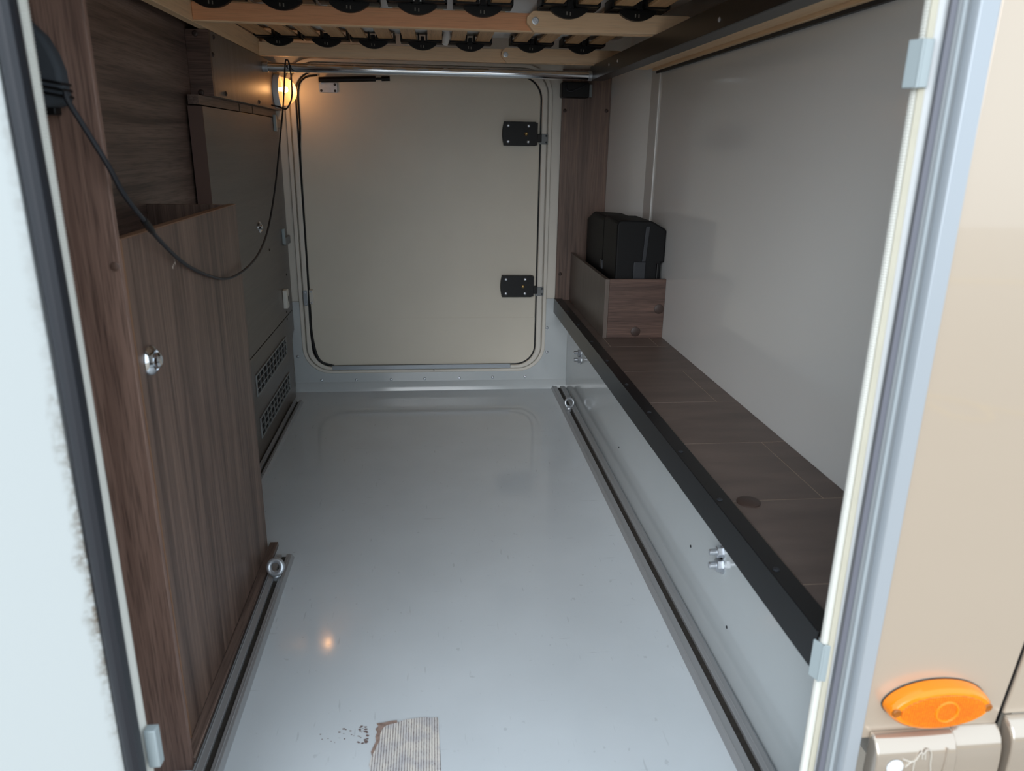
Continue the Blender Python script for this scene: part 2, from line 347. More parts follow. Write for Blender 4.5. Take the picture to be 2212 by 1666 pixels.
# ------------------------------------------------------------------ walnut box and black case on the bench
bx = thing('storage_box', 'open walnut box with two round caps standing on the bench end', 'box', (.70, 2.85, .407))
obj('front_board', B(.6035, .8035, 2.512, 2.527, .4078, .615), m_wx, bx, .0008)
obj('side_board', B(.588, .603, 2.512, 3.19, .4078, .615), m_wbox, bx, .0008)
cm = MB().lathe([(0, 0), (.0172, 0), (.0172, .002), (.0145, .0035), (0, .0038)], (0, 0, 0), (0, -1, 0), 24).mesh('cap', m_wcap)
for x, z in ((.7845, .5105), (.7055, .4298)): piece('cap', cm, bx, (x, 2.512, z))
cs = thing('hard_case', 'chunky black plastic case standing upright in the walnut box', 'case', (.72, 2.8, .42))
prof = [(.632, .4085), (.790, .4085), (.790, .668), (.8015, .668), (.8015, .776), (.795, .784), (.752, .8075), (.744, .81), (.640, .8115), (.630, .806), (.627, .795), (.628, .62)]
obj('near_shell', MB().prism(prof, 'y', 2.545, 2.752), m_blackcase, cs, .006, seg=3)
pf2 = [(.632, .4085), (.790, .4085), (.800, .66), (.800, .770), (.745, .8), (.640, .806), (.629, .795), (.629, .62)]
pf3 = [(x*1 + (.006 if x < .65 else -.02 if x > .78 else 0), z - (.028 if z > .7 else 0)) for x, z in pf2]
obj('far_shell', MB().loft([[(x, 2.762, z) for x, z in pf2], [(x, 2.98, z-.0) for x, z in pf2], [(x, 3.1, z) for x, z in pf3]]), m_blackcase, cs, .005, seg=3)
obj('seam_band', MB().prism([(x+(.006 if x < .7 else -.006), z-(.006 if z > .7 else 0)) for x, z in pf2], 'y', 2.75, 2.765), m_black, cs)
obj('strap', MB().prism([(.7195, .672), (.733, .672), (.7405, .7925), (.727, .7925)], 'y', 2.54, 2.5455), m_slate, cs, .001, 'lighter grey plastic strip')
obj('hinge_block', B(.690, .733, 2.536, 2.546, .60, .671), m_slate, cs, .002, 'grey hinge block')
obj('hinge_pin', MB().tube([(.7765, 2.541, .59), (.7765, 2.541, .666)], .004, 10), m_black, cs)
obj('catch', MB().prism([(2.742, .615), (2.776, .615), (2.772, .648), (2.748, .648)], 'x', .6225, .63), m_slate, cs, .002)

# ------------------------------------------------------------------ tie-down rails and eye bolts
def rail(name, label, x0, x1, y0, y1):
    t = thing(name, label, 'rail', ((x0+x1)/2, (y0+y1)/2, 0), 'tie-down rails in the floor')
    mx = (x0+x1)/2; g = (x1-x0)*.12; l = .003
    for a, b in ((x0, mx-g), (mx+g, x1)):
        s = -1 if b > mx+g+.001 else 1
        obj('flange', MB().prism([(a, 0), (b, 0), (b, .011), (a+(.006 if s > 0 else 0), .011)] if s > 0 else [(a, 0), (b, 0), (b-.006, .011), (a, .011)], 'y', y0, y1)
            .box(a+.3*(b-a), a+.42*(b-a), y0, y1, .0105, .0125), m_rail, t, .0008)
    obj('slot', B(mx-g, mx+g, y0, y1, 0, .003), m_railgap, t, 0, 'dark slot')  # slot floor coloured a mottled dark brown
    return t
rail('tie_down_rail', 'long grey tie-down rail running beside the bench riser', .5215, .589, .835, 3.19)
rail('tie_down_rail', 'grey tie-down rail at the foot of the walnut cabinet', -.430, -.3785, .835, 1.79)
rail('tie_down_rail', 'short grey tie-down rail below the vent grilles', -.5995, -.5565, 2.0, 3.05)
def eye(label, x, y, ax, R, lean, r=.0066):
    t = thing('eye_bolt', label, 'eye bolt', (x, y, .0), 'eye bolts in the rails')
    top = Vector((x, y, .011))+Vector(lean)*.016
    obj('shank', MB().lathe([(0, .003), (.006, .003), (.006, .0155), (.0115, .0155), (.0115, .019), (.009, .024), (.0065, .027)], (x, y, 0), Vector(lean), 16), m_steel, t)
    obj('eye', MB().torus(Vector((x, y, .027))+Vector(lean)*(R-.004), ax, R, r, 28, 12), m_steel, t)
eye('zinc eye bolt in the rail beside the walnut cabinet', -.405, 1.678, (-.25, -1, .55), .0172, Vector((.12, .1, 1)).normalized())
eye('zinc eye bolt in the rail beside the bench', .5535, 2.872, (.3, -1, .35), .0185, Vector((-.35, .0, 1)).normalized(), .0046)

# ------------------------------------------------------------------ walnut front upright and open-topped cabinet
fp = struct('trim_3', B(-.60, -.4325, 1.085, 1.096, 0, 1.32), m_wpost, 'broad walnut upright beside the door opening', 'trim', .001)
cp = MB().lathe([(0, 0), (.0065, 0), (.0065, .0008), (.0055, .0015), (0, .0017)], (0, 0, 0), (0, -1, 0), 16).mesh('cap', mat('post_cap', (98, 76, 66), .5))
piece('cap', cp, fp, (-.4395, 1.085, .8805))
cb = thing('open_cabinet', 'tall walnut open-topped cabinet with one chrome push lock', 'cabinet', (-.55, 1.5, 0))
obj('front_panel', B(-.4685, -.4528, 1.1005, 1.822, .013, .909), m_wv, cb, .0008)
obj('edge_band', B(-.4528, -.4512, 1.146, 1.1495, .013, .909), m_wedge, cb, 0, 'tan edge strip')
obj('top_band', B(-.4686, -.4526, 1.1005, 1.8225, .909, .9105), m_wedge, cb, 0, 'tan edge strip')
obj('end_panel', B(-.6445, -.469, 1.806, 1.822, .0, .909), m_wv, cb, .0008)
chip = MB()
for y_, z_, r_ in ((1.352, .8375, .004), (1.359, .8405, .003), (1.368, .8425, .0045), (1.3655, .848, .0025)):
    chip.add([(-.4525, y_+r_*(1+.5*math.sin(5*k+y_*90))*math.cos(k*PI/3), z_+.7*r_*(1+.5*math.cos(3*k+z_*50))*math.sin(k*PI/3)) for k in range(6)], [(0, 1, 2, 3, 4, 5)])
tag(obj('chipped_spots', chip, mat('bare_chip', (190, 176, 164), .8), cb, 0, 'pale chipped spots'), kind='stuff')
obj('plinth', B(-.4528, -.4315, 1.1005, 1.853, 0, .0135), m_wy, cb, .001)
obj('lock', MB().lathe([(0, 0), (.0255, 0), (.0255, .002), (.022, .007), (.0165, .0105), (.0155, .006), (.0128, .006), (.0118, .015), (.008, .0175), (0, .017)], (-.4528, 1.197, .7135), (1, 0, 0), 28), m_chrome, cb, 0, 'round chrome push lock')

# ------------------------------------------------------------------ panels on the walnut side wall
up = thing('locker_panel', 'smooth grey-brown walnut panel above the vent grilles', 'panel', (-.62, 2.7, .37), None, 'structure')
obj('panel_board', B(-.637, -.600, 2.168, 3.199, .3715, 1.1345), m_wpanel, up, .0008)
obj('edge_band', B(-.637, -.5995, 2.164, 2.168, .3715, 1.1345), mat('dark_edge_band', (96, 74, 66), .5), up, 0, 'brown edge strip')
obj('lock', MB().lathe([(0, 0), (.020, 0), (.020, .002), (.016, .006), (.0125, .008), (.0115, .005), (.0095, .005), (.0085, .011), (0, .012)], (-.600, 2.706, .764), (1, 0, 0), 24), m_chrome, up, 0, 'round chrome push lock')
hm = MB().lathe([(0, 0), (.005, 0), (.005, .0012), (0, .0016)], (0, 0, 0), (1, 0, 0), 12).mesh('cap', m_dark)
for y, z in ((2.8385, .6684), (3.12, .5308), (3.0645, .3871)): piece('cap', hm, up, (-.600, y, z))
lw = thing('vent_panel', 'walnut lower panel with a curved notch holding two vents', 'panel', (-.62, 2.65, 0), None, 'structure')
np_ = [(2.168, 0), (3.13, 0), (3.128, .12), (3.122, .215), (3.13, .245), (3.165, .268), (3.199, .282), (3.199, .3675), (2.168, .3675)]
obj('panel_board', MB().prism(np_, 'x', -.637, -.600), m_wpanel, lw, .0008)
piece('cap', hm, lw, (-.600, 3.0637, .3585))
tp = tag(obj('trim_4', B(-.637, -.609, 2.172, 3.199, 1.138, 1.1625), m_wy, None, .0005), 'narrow walnut strip with two slots under the lamp box', 'trim', None, 'structure')
for y in (2.6095, 2.794): obj('slot', B(-.6092, -.6084, y-.004, y+.004, 1.139, 1.161), m_dark, tp)
m_vent = mat('pale_grey_vent_plastic', (140, 142, 142), .45)
def vent(label, y0, y1, z0, z1):
    t = thing('vent_grille', label, 'vent', (-.6, (y0+y1)/2, z0), 'vent grilles in the walnut panel')
    obj('vent_frame', MB().ring([(y0, z0), (y1, z0), (y1, z1), (y0, z1)], [(y0+.007, z0+.006), (y1-.007, z0+.006), (y1-.007, z1-.006), (y0+.007, z1-.006)], 'x', -.6, -.5955), m_vent, t, .0008)
    obj('painted_recess', B(-.6, -.5994, y0+.004, y1-.004, z0+.003, z1-.003), m_dark, t)  # thin dark plate, painted as the unlit hollow behind the grille
    for k in (1, 2): obj('slat', B(-.599, -.5945, y0+.007, y1-.007, z0+(z1-z0)*k/3-.0015, z0+(z1-z0)*k/3+.0015), m_vent, t)
    fm = B(-.003, .003, -.0008, .0008, -.5*(z1-z0)+.006, .5*(z1-z0)-.006).mesh('fin', m_vent)
    n = 10
    for k in range(1, n): piece('fin', fm, t, (-.5965, y0+(y1-y0)*k/n, (z0+z1)/2)).rotation_euler = (0, 0, math.radians(-38))
vent('upper of the two grey slatted vent grilles', 2.458, 2.998, .226, .302)
vent('lower of the two grey slatted vent grilles', 2.468, 3.012, .072, .147)
so_ = thing('wall_socket', 'white wall socket on the smooth walnut panel', 'socket', (-.6, 3.03, .45))
obj('cover', MB().prism(rrect(3.009, 3.052, .411, .486, .006, 4), 'x', -.600, -.583), m_socket, so_, .003)
obj('insert', MB().lathe([(0, 0), (.017, 0), (.017, .002), (.0145, .0025), (.013, .0005), (0, .0005)], (-.583, 3.0315, .449), (1, 0, 0), 24), m_socket, so_)
obj('socket_hole', MB().lathe([(0, .001), (.0125, .001), (.0125, .0022), (0, .0022)], (-.583, 3.0315, .449), (1, 0, 0), 20), m_black, so_, 0, 'black socket opening')
def catch(label, zc, z2):
    t = thing('plastic_catch', label, 'catch', (-.6, 3.09, zc), 'grey catches on the walnut panel')
    obj('plate', B(-.600, -.588, 3.086, 3.102, zc-.03, zc+.03), m_clip, t, .002)
    obj('tongue', B(-.599, -.588, 3.102, 3.198, z2-.016, z2+.016), m_keeper, t, .002)
catch('grey plastic catch just below the glowing lamp', 1.115, 1.113); catch('grey plastic catch level with the chrome push lock', .688, .666)

# ------------------------------------------------------------------ lamp box and lamp
lb = thing('lamp_box', 'walnut boxed-in ledge carrying the lamp below the bed', 'box', (-.615, 2.72, 1.163))
obj('side_board', B(-.600, -.585, 2.251, 3.199, 1.163, 1.328), m_wbox, lb, .0008)
obj('end_board', B(-.6448, -.585, 2.236, 2.251, 1.163, 1.328), m_wx, lb, .0008)
obj('underside', B(-.6445, -.600, 2.251, 3.199, 1.163, 1.172), m_wy, lb)
s1 = screw_mesh('screw_cap', .0065, .004, (1, 0, 0), m_wcap); s2 = screw_mesh('screw_cap', .008, .005, (0, -1, 0), m_wcap)
for y, z in ((2.285, 1.315), (2.26, 1.2687), (2.36, 1.176), (2.796, 1.176)): piece('screw_cap', s1, lb, (-.585, y, z))
for x, z in ((-.618, 1.317), (-.618, 1.171)): piece('screw_cap', s2, lb, (x, 2.236, z))
lp = thing('garage_lamp', 'round white lamp glowing warm orange beside the chrome bar', 'lamp', (-.585, 3.105, 1.229))
LO = (-.585, 3.105, 1.229)
obj('base_ring', MB().lathe([(0, 0), (.061, 0), (.061, .012), (.057, .020), (.051, .020), (.051, .012), (0, .012)], LO, (1, 0, 0), 40), m_jamb, lp, 0, 'white base ring')
ml = bpy.data.materials.new('ribbed_lens'); ml.use_nodes = True
N = ml.node_tree.nodes; L = ml.node_tree.links; N.remove(N['Principled BSDF'])
tr = N.new('ShaderNodeBsdfTransparent'); tr.inputs[0].default_value = (1, .80, .64, 1)
tl = N.new('ShaderNodeBsdfTranslucent'); tl.inputs[0].default_value = (.50, .31, .19, 1)
gl = N.new('ShaderNodeBsdfGlossy'); gl.inputs[1].default_value = .12
x1 = N.new('ShaderNodeMixShader'); x1.inputs[0].default_value = .55; x2 = N.new('ShaderNodeMixShader'); x2.inputs[0].default_value = .08
ck = N.new('ShaderNodeTexWave'); ck.inputs['Scale'].default_value = 120; ck.bands_direction = 'Z'
tc = N.new('ShaderNodeTexCoord'); L.new(tc.outputs['Object'], ck.inputs['Vector'])
mr = N.new('ShaderNodeMapRange'); mr.inputs[3].default_value = .4; mr.inputs[4].default_value = .75; L.new(ck.outputs['Fac'], mr.inputs[0]); L.new(mr.outputs[0], x1.inputs[0])
L.new(tr.outputs[0], x1.inputs[1]); L.new(tl.outputs[0], x1.inputs[2]); L.new(x1.outputs[0], x2.inputs[1]); L.new(gl.outputs[0], x2.inputs[2]); L.new(x2.outputs[0], N['Material Output'].inputs[0])
obj('lens', MB().lathe([(.052, .014), (.0515, .022), (.050, .034), (.046, .048), (.038, .061), (.027, .070), (.014, .0755), (0, .077)], LO, (1, 0, 0), 40), ml, lp, 0, 'ribbed glowing lens')
me_ = bpy.data.materials.new('bulb_filament'); me_.use_nodes = True
b_ = me_.node_tree.nodes['Principled BSDF']; b_.inputs['Emission Color'].default_value = (1, .68, .36, 1); b_.inputs['Emission Strength'].default_value = 7
obj('bulb', MB().lathe([(0, .013), (.007, .014), (.007, .024), (.011, .03), (.012, .038), (.008, .046), (0, .048)], (LO[0], LO[1]-.012, LO[2]+.006), (1, 0, 0), 16), me_, lp, 0, 'glowing bulb')
pl = bpy.data.lights.new('lamp_light', 'POINT'); pl.energy = 0.3; pl.color = (1.0, .62, .28); pl.shadow_soft_size = .012
po = bpy.data.objects.new('lamp_light', pl); C.objects.link(po); po.parent = lp; po.location = (.054, -.012, .006)

# ------------------------------------------------------------------ bed: chrome bar, black bar, slatted base, mattress
cr_ = thing('chrome_bar', 'polished chrome tube spanning the garage below the bed', 'bar', (0, 2.9, 1.296))
obj('tube', MB().tube([(-.566, 2.9, 1.296), (.584, 2.9, 1.296)], .0155, 28), m_chrome, cr_)
obj('end_flange', MB().lathe([(.0175, 0), (.0175, .018), (.0155, .019)], (-.5845, 2.9, 1.296), (1, 0, 0), 24), m_steel, cr_)
obj('end_flange', MB().lathe([(.0175, 0), (.0175, .012), (.0155, .013)], (.5845, 2.9, 1.296), (-1, 0, 0), 24), m_steel, cr_)
bb = thing('bed_beam', 'black painted steel angle beam along the bed side', 'beam', (.6, 2.1, 1.285))
obj('web', B(.585, .589, 1.2, 2.93, 1.282, 1.331), m_blackmetal, bb, .0008)
obj('bottom_flange', B(.589, .636, 1.2, 2.93, 1.282, 1.286), m_blackmetal, bb, .0008)
bw = screw_mesh('screw', .005, .0025, (-1, 0, 0), m_steel)
for y, z in ((2.62, 1.309), (2.5, 1.308), (1.62, 1.3)): piece('screw', bw, bb, (.585, y, z))
lg = thing('bed_ledge', 'beech plywood ledge between black beam and white wall', 'ledge', (.72, 2.0, 1.31))
obj('ply_board', B(.637, .782, 1.15, 2.86, 1.318, 1.331), m_beechy, lg, .0008)
obj('batten', B(.7825, .8035, 1.15, 2.80, 1.309, 1.331), m_beechy, lg, .0008)
obj('rubber_strip', B(.794, .8038, 1.15, 2.79, 1.3005, 1.309), m_blackrub, lg, 0, 'dark rubber strip')
bd = thing('slatted_bed', 'beech slatted bed base with black slat holders overhead', 'bed base', (0, 2.1, 1.33))
obj('side_rail', B(-.61, -.586, 1.12, 2.885, 1.3295, 1.385), m_beechy, bd, .001)
def cross(y, z0, z1, m, ov, bx_):
    obj('cross_rail', B(-.5855, .585, y, y+.024, z0, z1), m, bd, .0012)
    obj('ply_edge', B(-.5855, .585, y+.001, y+.023, z0-.003, z0), m_beech, bd, 0, 'paler plywood edge')
    o = MB().prism([(ov, z0+.016), (ov+.02, z0-.006), (.60, 1.3325), (.67, 1.3325), (.682, 1.372), (.67, z1+.003), (ov+.016, z1+.003), (ov, z1-.012)], 'y', y-.022, y-.0003)
    obj('lap_rail', o, m_beech, bd, .0012, 'pale beech lap piece with chamfered end')
    piece('bolt', MB().lathe([(0, 0), (.009, 0), (.009, .002), (.0065, .0025), (.0065, .006), (.004, .006), (.0035, .003), (0, .003)], (0, 0, 0), (0, -1, 0), 14).mesh('bolt', m_steel), bd, (bx_, y-.022, (z0+z1)/2))
cross(2.11, 1.3335, 1.3745, m_beechd, .246, .268); cross(2.86, 1.3315, 1.3725, m_beech, .247, .262)
def holder_mesh():
    R, zc = .0714, 1.431; a0 = math.asin(.0485/R); mb = MB()
    arc = [(R*math.sin(a0-2*a0*k/14), zc-R*math.cos(a0-2*a0*k/14)) for k in range(15)]
    mb.prism(arc+[(-.0485, 1.386), (.0485, 1.386)], 'y', -.014, 0)
    mb.box(-.075, .075, -.02, .036, 1.383, 1.389)
    for s in (-1, 1):
        c = s*.043
        mb.box(c-.032, c-.027, -.045, .045, 1.384, 1.408).box(c+.027, c+.032, -.045, .045, 1.384, 1.408).box(c-.032, c+.032, -.045, .045, 1.384, 1.3885)
    mb.box(-.006, .006, -.03, .03, 1.385, 1.402)
    return mb.mesh('slat_holder', m_black)
hmesh = holder_mesh()
H1 = (-.534, -.364, -.2007, -.0315, .134, .3523, .5307); H2 = (-.5146, -.3543, -.196, -.0275, .1376, .3511, .5322)
md_ = mat('mark_grey', (120, 116, 108), .6)
mark = B(-.007, -.004, -.0006, 0, -.004, .004).box(.002, .005, -.0006, 0, -.005, .003).mesh('mould_mark', md_)
for hs, y, yl in ((H1, 2.11, 2.088), (H2, 2.86, 2.838)):
    for x in hs:
        yy = (yl if x > .245 else y)-.0005
        h = piece('slat_holder', hmesh, bd, (x, yy, 0)); h.location.z = -OFF[bd].z
        OFF[h] = Vector((x, yy, 0)); mk = piece('mould_mark', mark, h, (x, yy-.014, 1.372))
for a, b in zip(H1, H2):
    for s in (-1, 1):
        xa, xb = a+s*.043, b+s*.043; n = (xb-xa)/(2.86-2.11)
        y0, y1 = 1.16, 2.9
        r = [[(xa+n*(y-2.11)-.0235, y, 1.389), (xa+n*(y-2.11)+.0235, y, 1.389), (xa+n*(y-2.11)+.0235, y, 1.397), (xa+n*(y-2.11)-.0235, y, 1.397)] for y in (y0, y1)]
        obj('slat', MB().loft(r), m_slat, bd, .001)
obj('cross_rail', B(-.5855, .66, 1.13, 1.155, 1.333, 1.3745), m_beech, bd, .0012)
mt = thing('mattress', 'white cloth mattress showing between the bed slats', 'mattress', (0, 2.0, 1.41))
mg = MB(); nx, ny = 30, 24
tops = [[(-.60+1.27*i/nx, 1.13+1.78*j/ny, 1.4140+.004*math.sin(i*1.9)*math.sin(j*.9)) for i in range(nx+1)] for j in range(ny+1)]
mg.loft(tops, closed=False, caps=False); mg.box(-.60, .67, 1.13, 2.91, 1.4195, 1.56)
obj('cover', mg, m_mattress, mt, label='white mattress cover')
obj('cloth_fold', MB().lathe([(0, -.03), (.010, -.026), (.0125, -.012), (.0135, .004), (.012, .02), (.006, .024)], (.055, 2.79, 1.398), (.25, .1, 1), 14), m_mattress, mt)

# ------------------------------------------------------------------ black cord and cord boot
cpts = [(-.4540, 1.0500, 1.1040), (-.4520, 1.0500, 1.0920), (-.442, 1.056, 1.0660), (-.4215, 1.064, 1.0165), (-.418, 1.095, .977), (-.424, 1.17, .936), (-.436, 1.26, .895), (-.446, 1.4, .836), (-.446, 1.53, .794), (-.4445, 1.66, .765), (-.439, 1.8, .763), (-.444, 1.98, .778), (-.454, 2.16, .823), (-.474, 2.4, .922), (-.491, 2.62, 1.057), (-.502, 2.78, 1.17), (-.502, 2.868, 1.302), (-.498, 2.879, 1.3185), (-.491, 2.877, 1.3125), (-.487, 2.874, 1.285), (-.485, 2.872, 1.262), (-.486, 2.87, 1.206), (-.495, 2.868, 1.176), (-.512, 2.875, 1.158), (-.540, 2.9, 1.166), (-.57, 2.93, 1.172)]
cd = thing('black_cord', 'thin black cord draped from the rubber boot over the chrome bar', 'cord', (-.47, 1.7, .75))
sp = smooth_path(cpts, 7)
cut = 10*7
obj('near_cord', MB().tube(sp[:36], .0036, 10), m_blackrub, cd)
obj('far_cord', MB().tube(sp[35:], [.0034]*20+[.0027]*(len(sp)-55), 10), m_blackrub, cd)
obj('sleeve', MB().tube([sp[35], sp[36], sp[38], sp[39]], [.0048, .0056, .0056, .0046], 12), m_black, cd, 0, 'black join sleeve')
bt = thing('rubber_boot', 'dark rubber boot with ridges fixed behind the ribbed seal', 'boot', (-.49, 1.085, 1.13))
m_boot = mat('matt_boot_rubber', (64, 69, 75), .75, spec=.25)
bp_ = [(-.53, 1.200), (-.493, 1.187), (-.4756, 1.1695), (-.4665, 1.150), (-.4610, 1.131), (-.4606, 1.1116), (-.4600, 1.104), (-.459, 1.0965), (-.4605, 1.090), (-.4731, 1.0862), (-.53, 1.084)]
obj('boot_body', MB().prism(bp_, 'y', 1.058, 1.0845), m_boot, bt, .006, seg=3)
for k in range(3): obj('ridge', MB().prism([(-.53, 1.1275-.0075*k), (-.4600+.0006*k, 1.1155-.0075*k), (-.4590+.0006*k, 1.1120-.0075*k), (-.53, 1.124-.0075*k)], 'y', 1.0555, 1.084), m_black, bt, .0012)
obj('boot_end', B(-.51, -.4755, 1.064, 1.082, 1.0765, 1.087), m_black, bt, .002)

# ------------------------------------------------------------------ near door opening: frame, seals, swung-open door, vehicle skin
def lerp_profile(top, bot, z):   # top row at z=1.198, bottom row at z=.212
    t = (1.198-z)/.986; return [(a[0]+(b[0]-a[0])*t, a[1]+(b[1]-a[1])*t, z) for a, b in zip(top, bot)]
def strip(name, top, bot, m, par, label=None, bev=.0008, z0=-.12, z1=1.42):
    return obj(name, MB().loft([lerp_profile(top, bot, z0), lerp_profile(top, bot, z1)]), m, par, bev, label)
dfr = thing('door_frame', 'white and aluminium door surround with ribbed seal beside the champagne bodywork', 'door frame', (.54, .80, 0), None, 'structure')
def P(pts_top, pts_bot): return pts_top, pts_bot
strip('jamb', [(0.5209, 0.8124), (0.5311, 0.8063), (0.5315, 0.7928), (0.5738, 0.7928), (0.5738, 0.8267), (0.5262, 0.8267)], [(0.5323, 0.8124), (0.5383, 0.8048), (0.5342, 0.7928), (0.5814, 0.7928), (0.5814, 0.8267), (0.5330, 0.8267)], m_jamb, dfr)
strip('yellowed_strip', [(0.5190, 0.8122), (0.5244, 0.8075), (0.5285, 0.8149), (0.5209, 0.8204)], [(0.5304, 0.8114), (0.5357, 0.8060), (0.5406, 0.8144), (0.5330, 0.8204)], m_cream, dfr, 'yellowed strip')
strip('dark_gasket', [(0.5274, 0.7909), (0.5342, 0.7897), (0.5361, 0.7988), (0.5300, 0.8003)], [(0.5327, 0.7909), (0.5410, 0.7897), (0.5436, 0.7988), (0.5338, 0.8003)], m_gasketd, dfr)
strip('gasket', [(0.5334, 0.7882), (0.5394, 0.7863), (0.5436, 0.7867), (0.5489, 0.7878), (0.5489, 0.7973), (0.5334, 0.7973)], [(0.5398, 0.7882), (0.5474, 0.7863), (0.5527, 0.7867), (0.5602, 0.7878), (0.5602, 0.7973), (0.5398, 0.7973)], m_gasket, dfr)
strip('gasket_bead', [(0.5370, 0.7852), (0.5410, 0.7848), (0.5410, 0.7890), (0.5370, 0.7890)], [(0.5447, 0.7852), (0.5500, 0.7848), (0.5500, 0.7890), (0.5447, 0.7890)], m_gasketl, dfr)
strip('aluminium_profile', [(0.5462, 0.7822), (0.5496, 0.7769), (0.5696, 0.7754), (0.5712, 0.7784), (0.5712, 0.7928), (0.5462, 0.7928)], [(0.5568, 0.7822), (0.5602, 0.7769), (0.5772, 0.7754), (0.5791, 0.7784), (0.5791, 0.7928), (0.5568, 0.7928)], m_alu, dfr, 'pale aluminium profile')
def ribbed(xt, xb, y, r, z0, z1, pitch, par, sgn):
    rings = []; n = int((z1-z0)/pitch*2)
    for k in range(n+1):
        z = z0+(z1-z0)*k/n; t = (1.198-z)/.986; x = xt+(xb-xt)*t; rr = r if k % 2 else r*.78
        rings.append([(x+sgn*rr*math.cos(a)*1.15, y+rr*math.sin(a)*1.15, z) for a in [2*PI*j/10 for j in range(10)]])
    return obj('ribbed_seal', MB().loft(rings), m_rib, par, 0, 'cream ribbed rubber seal', smooth=False)
ribbed(.5228, .5289, .820, .0058, -.12, 1.42, .0033, dfr, 1)
def clip(par, x, y, zc, h):
    c = obj('catch_plate', MB().prism([(x-.002, y+.009), (x+.0045, y-.006), (x+.0165, y-.009), (x+.0165, y-.0065), (x+.0064, y-.0034), (x+.001, y+.009)], 'z', zc-h, zc+h), m_clip, par, .001, 'pale grey plastic catch plate')
    obj('bead', MB().tube([(x+.0057, y-.006, zc-h), (x+.0057, y-.006, zc+h)], .0018, 8), m_clip, c)
clip(dfr, .5092, .8135, 1.1398, .0242); clip(dfr, .5164, .8177, .378, .0295)
lfr = thing('door_frame', 'walnut-side door surround with black rubber gasket and ribbed seal', 'door frame', (-.38, .80, 0), None, 'structure')
obj('jamb', B(-.47, -.383, .793, .827, -.12, 1.42), m_jamb, lfr, .002)
ribbed(-.3824, -.3828, .820, .0062, -.12, 1.42, .0033, lfr, -1)
def gas(z):
    wob = .0014*math.sin((z-.62)*7)
    return [(x+wob, y, z) for x, y in [(-.3918, .797), (-.3922, .785), (-.3892, .7803), (-.3839, .7765), (-.3779, .7758), (-.3726, .779), (-.3707, .7867), (-.3726, .7965)]]
obj('black_gasket', MB().loft([gas(-.12+1.54*k/40) for k in range(41)]), m_blackrub, lfr, 0, 'black bulb gasket')
obj('catch_plate', MB().prism([(-.375, .8199), (-.375, .8063), (-.3609, .8063), (-.3598, .8199)], 'z', .277, .335), m_clip, lfr, .0015, 'pale grey plastic catch plate')
dr = thing('door_2', 'white garage door swung wide open towards the camera', 'door', (-.3915, .782, 0), None, 'structure')
md = bpy.data.materials.new('dirty_white_skin'); md.use_nodes = True
N = md.node_tree.nodes; L = md.node_tree.links; b = N['Principled BSDF']; b.inputs['Roughness'].default_value = .3
tc = N.new('ShaderNodeTexCoord'); sx = N.new('ShaderNodeSeparateXYZ'); L.new(tc.outputs['Object'], sx.inputs[0])
def nz_(sc_, det):
    n = N.new('ShaderNodeTexNoise'); n.inputs['Scale'].default_value = sc_; n.inputs['Detail'].default_value = det; L.new(tc.outputs['Object'], n.inputs['Vector']); return n.outputs['Fac']
def mth(op, a, b_=None, c=None):
    m = N.new('ShaderNodeMath'); m.operation = op
    for i, v in enumerate((a, b_, c)):
        if v is None: continue
        if isinstance(v, float): m.inputs[i].default_value = v
        else: L.new(v, m.inputs[i])
    return m.outputs[0]
def rng(v, a0, a1, b0, b1):
    m = N.new('ShaderNodeMapRange'); L.new(v, m.inputs[0])
    for i, q_ in enumerate((a0, a1, b0, b1)): m.inputs[i+1].default_value = q_
    return m.outputs[0]
# grime that has collected along the hinge edge, thickest at mid height
edge_d = mth('MULTIPLY_ADD', mth('SUBTRACT', nz_(30., 5.), .5), .022, sx.outputs['X'])
dirt = mth('MULTIPLY', rng(edge_d, -.011, .0, 0, 1), rng(nz_(140., 6.), .38, .62, .15, 1))
band = mth('MULTIPLY', rng(sx.outputs['Z'], .86, .62, .25, 1), rng(sx.outputs['Z'], .28, .5, .15, 1))
fac = mth('MULTIPLY', mth('MULTIPLY', dirt, band), 1.0)
mxc = N.new('ShaderNodeMix'); mxc.data_type = 'RGBA'; mxc.inputs[6].default_value = lin((188, 194, 195)); mxc.inputs[7].default_value = lin((112, 102, 90))
L.new(fac, mxc.inputs[0]); L.new(mxc.outputs[2], b.inputs['Base Color'])
th = math.radians(148); d = Vector((math.cos(th), -math.sin(th), 0)); nn = Vector((math.sin(th), math.cos(th), 0))
h0 = Vector((-.3915, .782, 0)); q = [h0, h0+d*1.0, h0+d*1.0-nn*.03, h0-nn*.03]
obj('door_panel', MB().loft([[(p.x, p.y, -.15) for p in q], [(p.x, p.y, 1.42) for p in q]]), md, dr, .002)

# outer skin of the vehicle
sk = thing('wall_outer', 'champagne painted vehicle side beside the open garage', 'wall', (.68, .78, .25), None, 'structure')
def gapx(z): return .780+.09*(z-.2916)
obj('side_skin', MB().prism([(.5725, .276), (gapx(.276)-.0032, .276), (gapx(1.9)-.0032, 1.9), (.5725, 1.9)], 'y', .779, .83), m_body, sk, .0015)
obj('rear_skin', MB().prism([(gapx(.303)+.0032, .303), (2.0, .303), (2.0, 1.9), (gapx(1.9)+.0032, 1.9)], 'y', .778, .83), m_body, sk, .002)
obj('gap_seal', MB().prism([(gapx(.1)-.0036, .1), (gapx(.1)+.0036, .1), (gapx(1.9)+.0036, 1.9), (gapx(1.9)-.0036, 1.9)], 'y', .782, .83), m_black, sk)
obj('skin_above_opening', B(-2.4, .5725, .781, .83, 1.40, 1.9), m_body, sk)
obj('skin_beyond_door', B(-2.4, -.47, .781, .83, -.4, 1.40), m_body, sk)
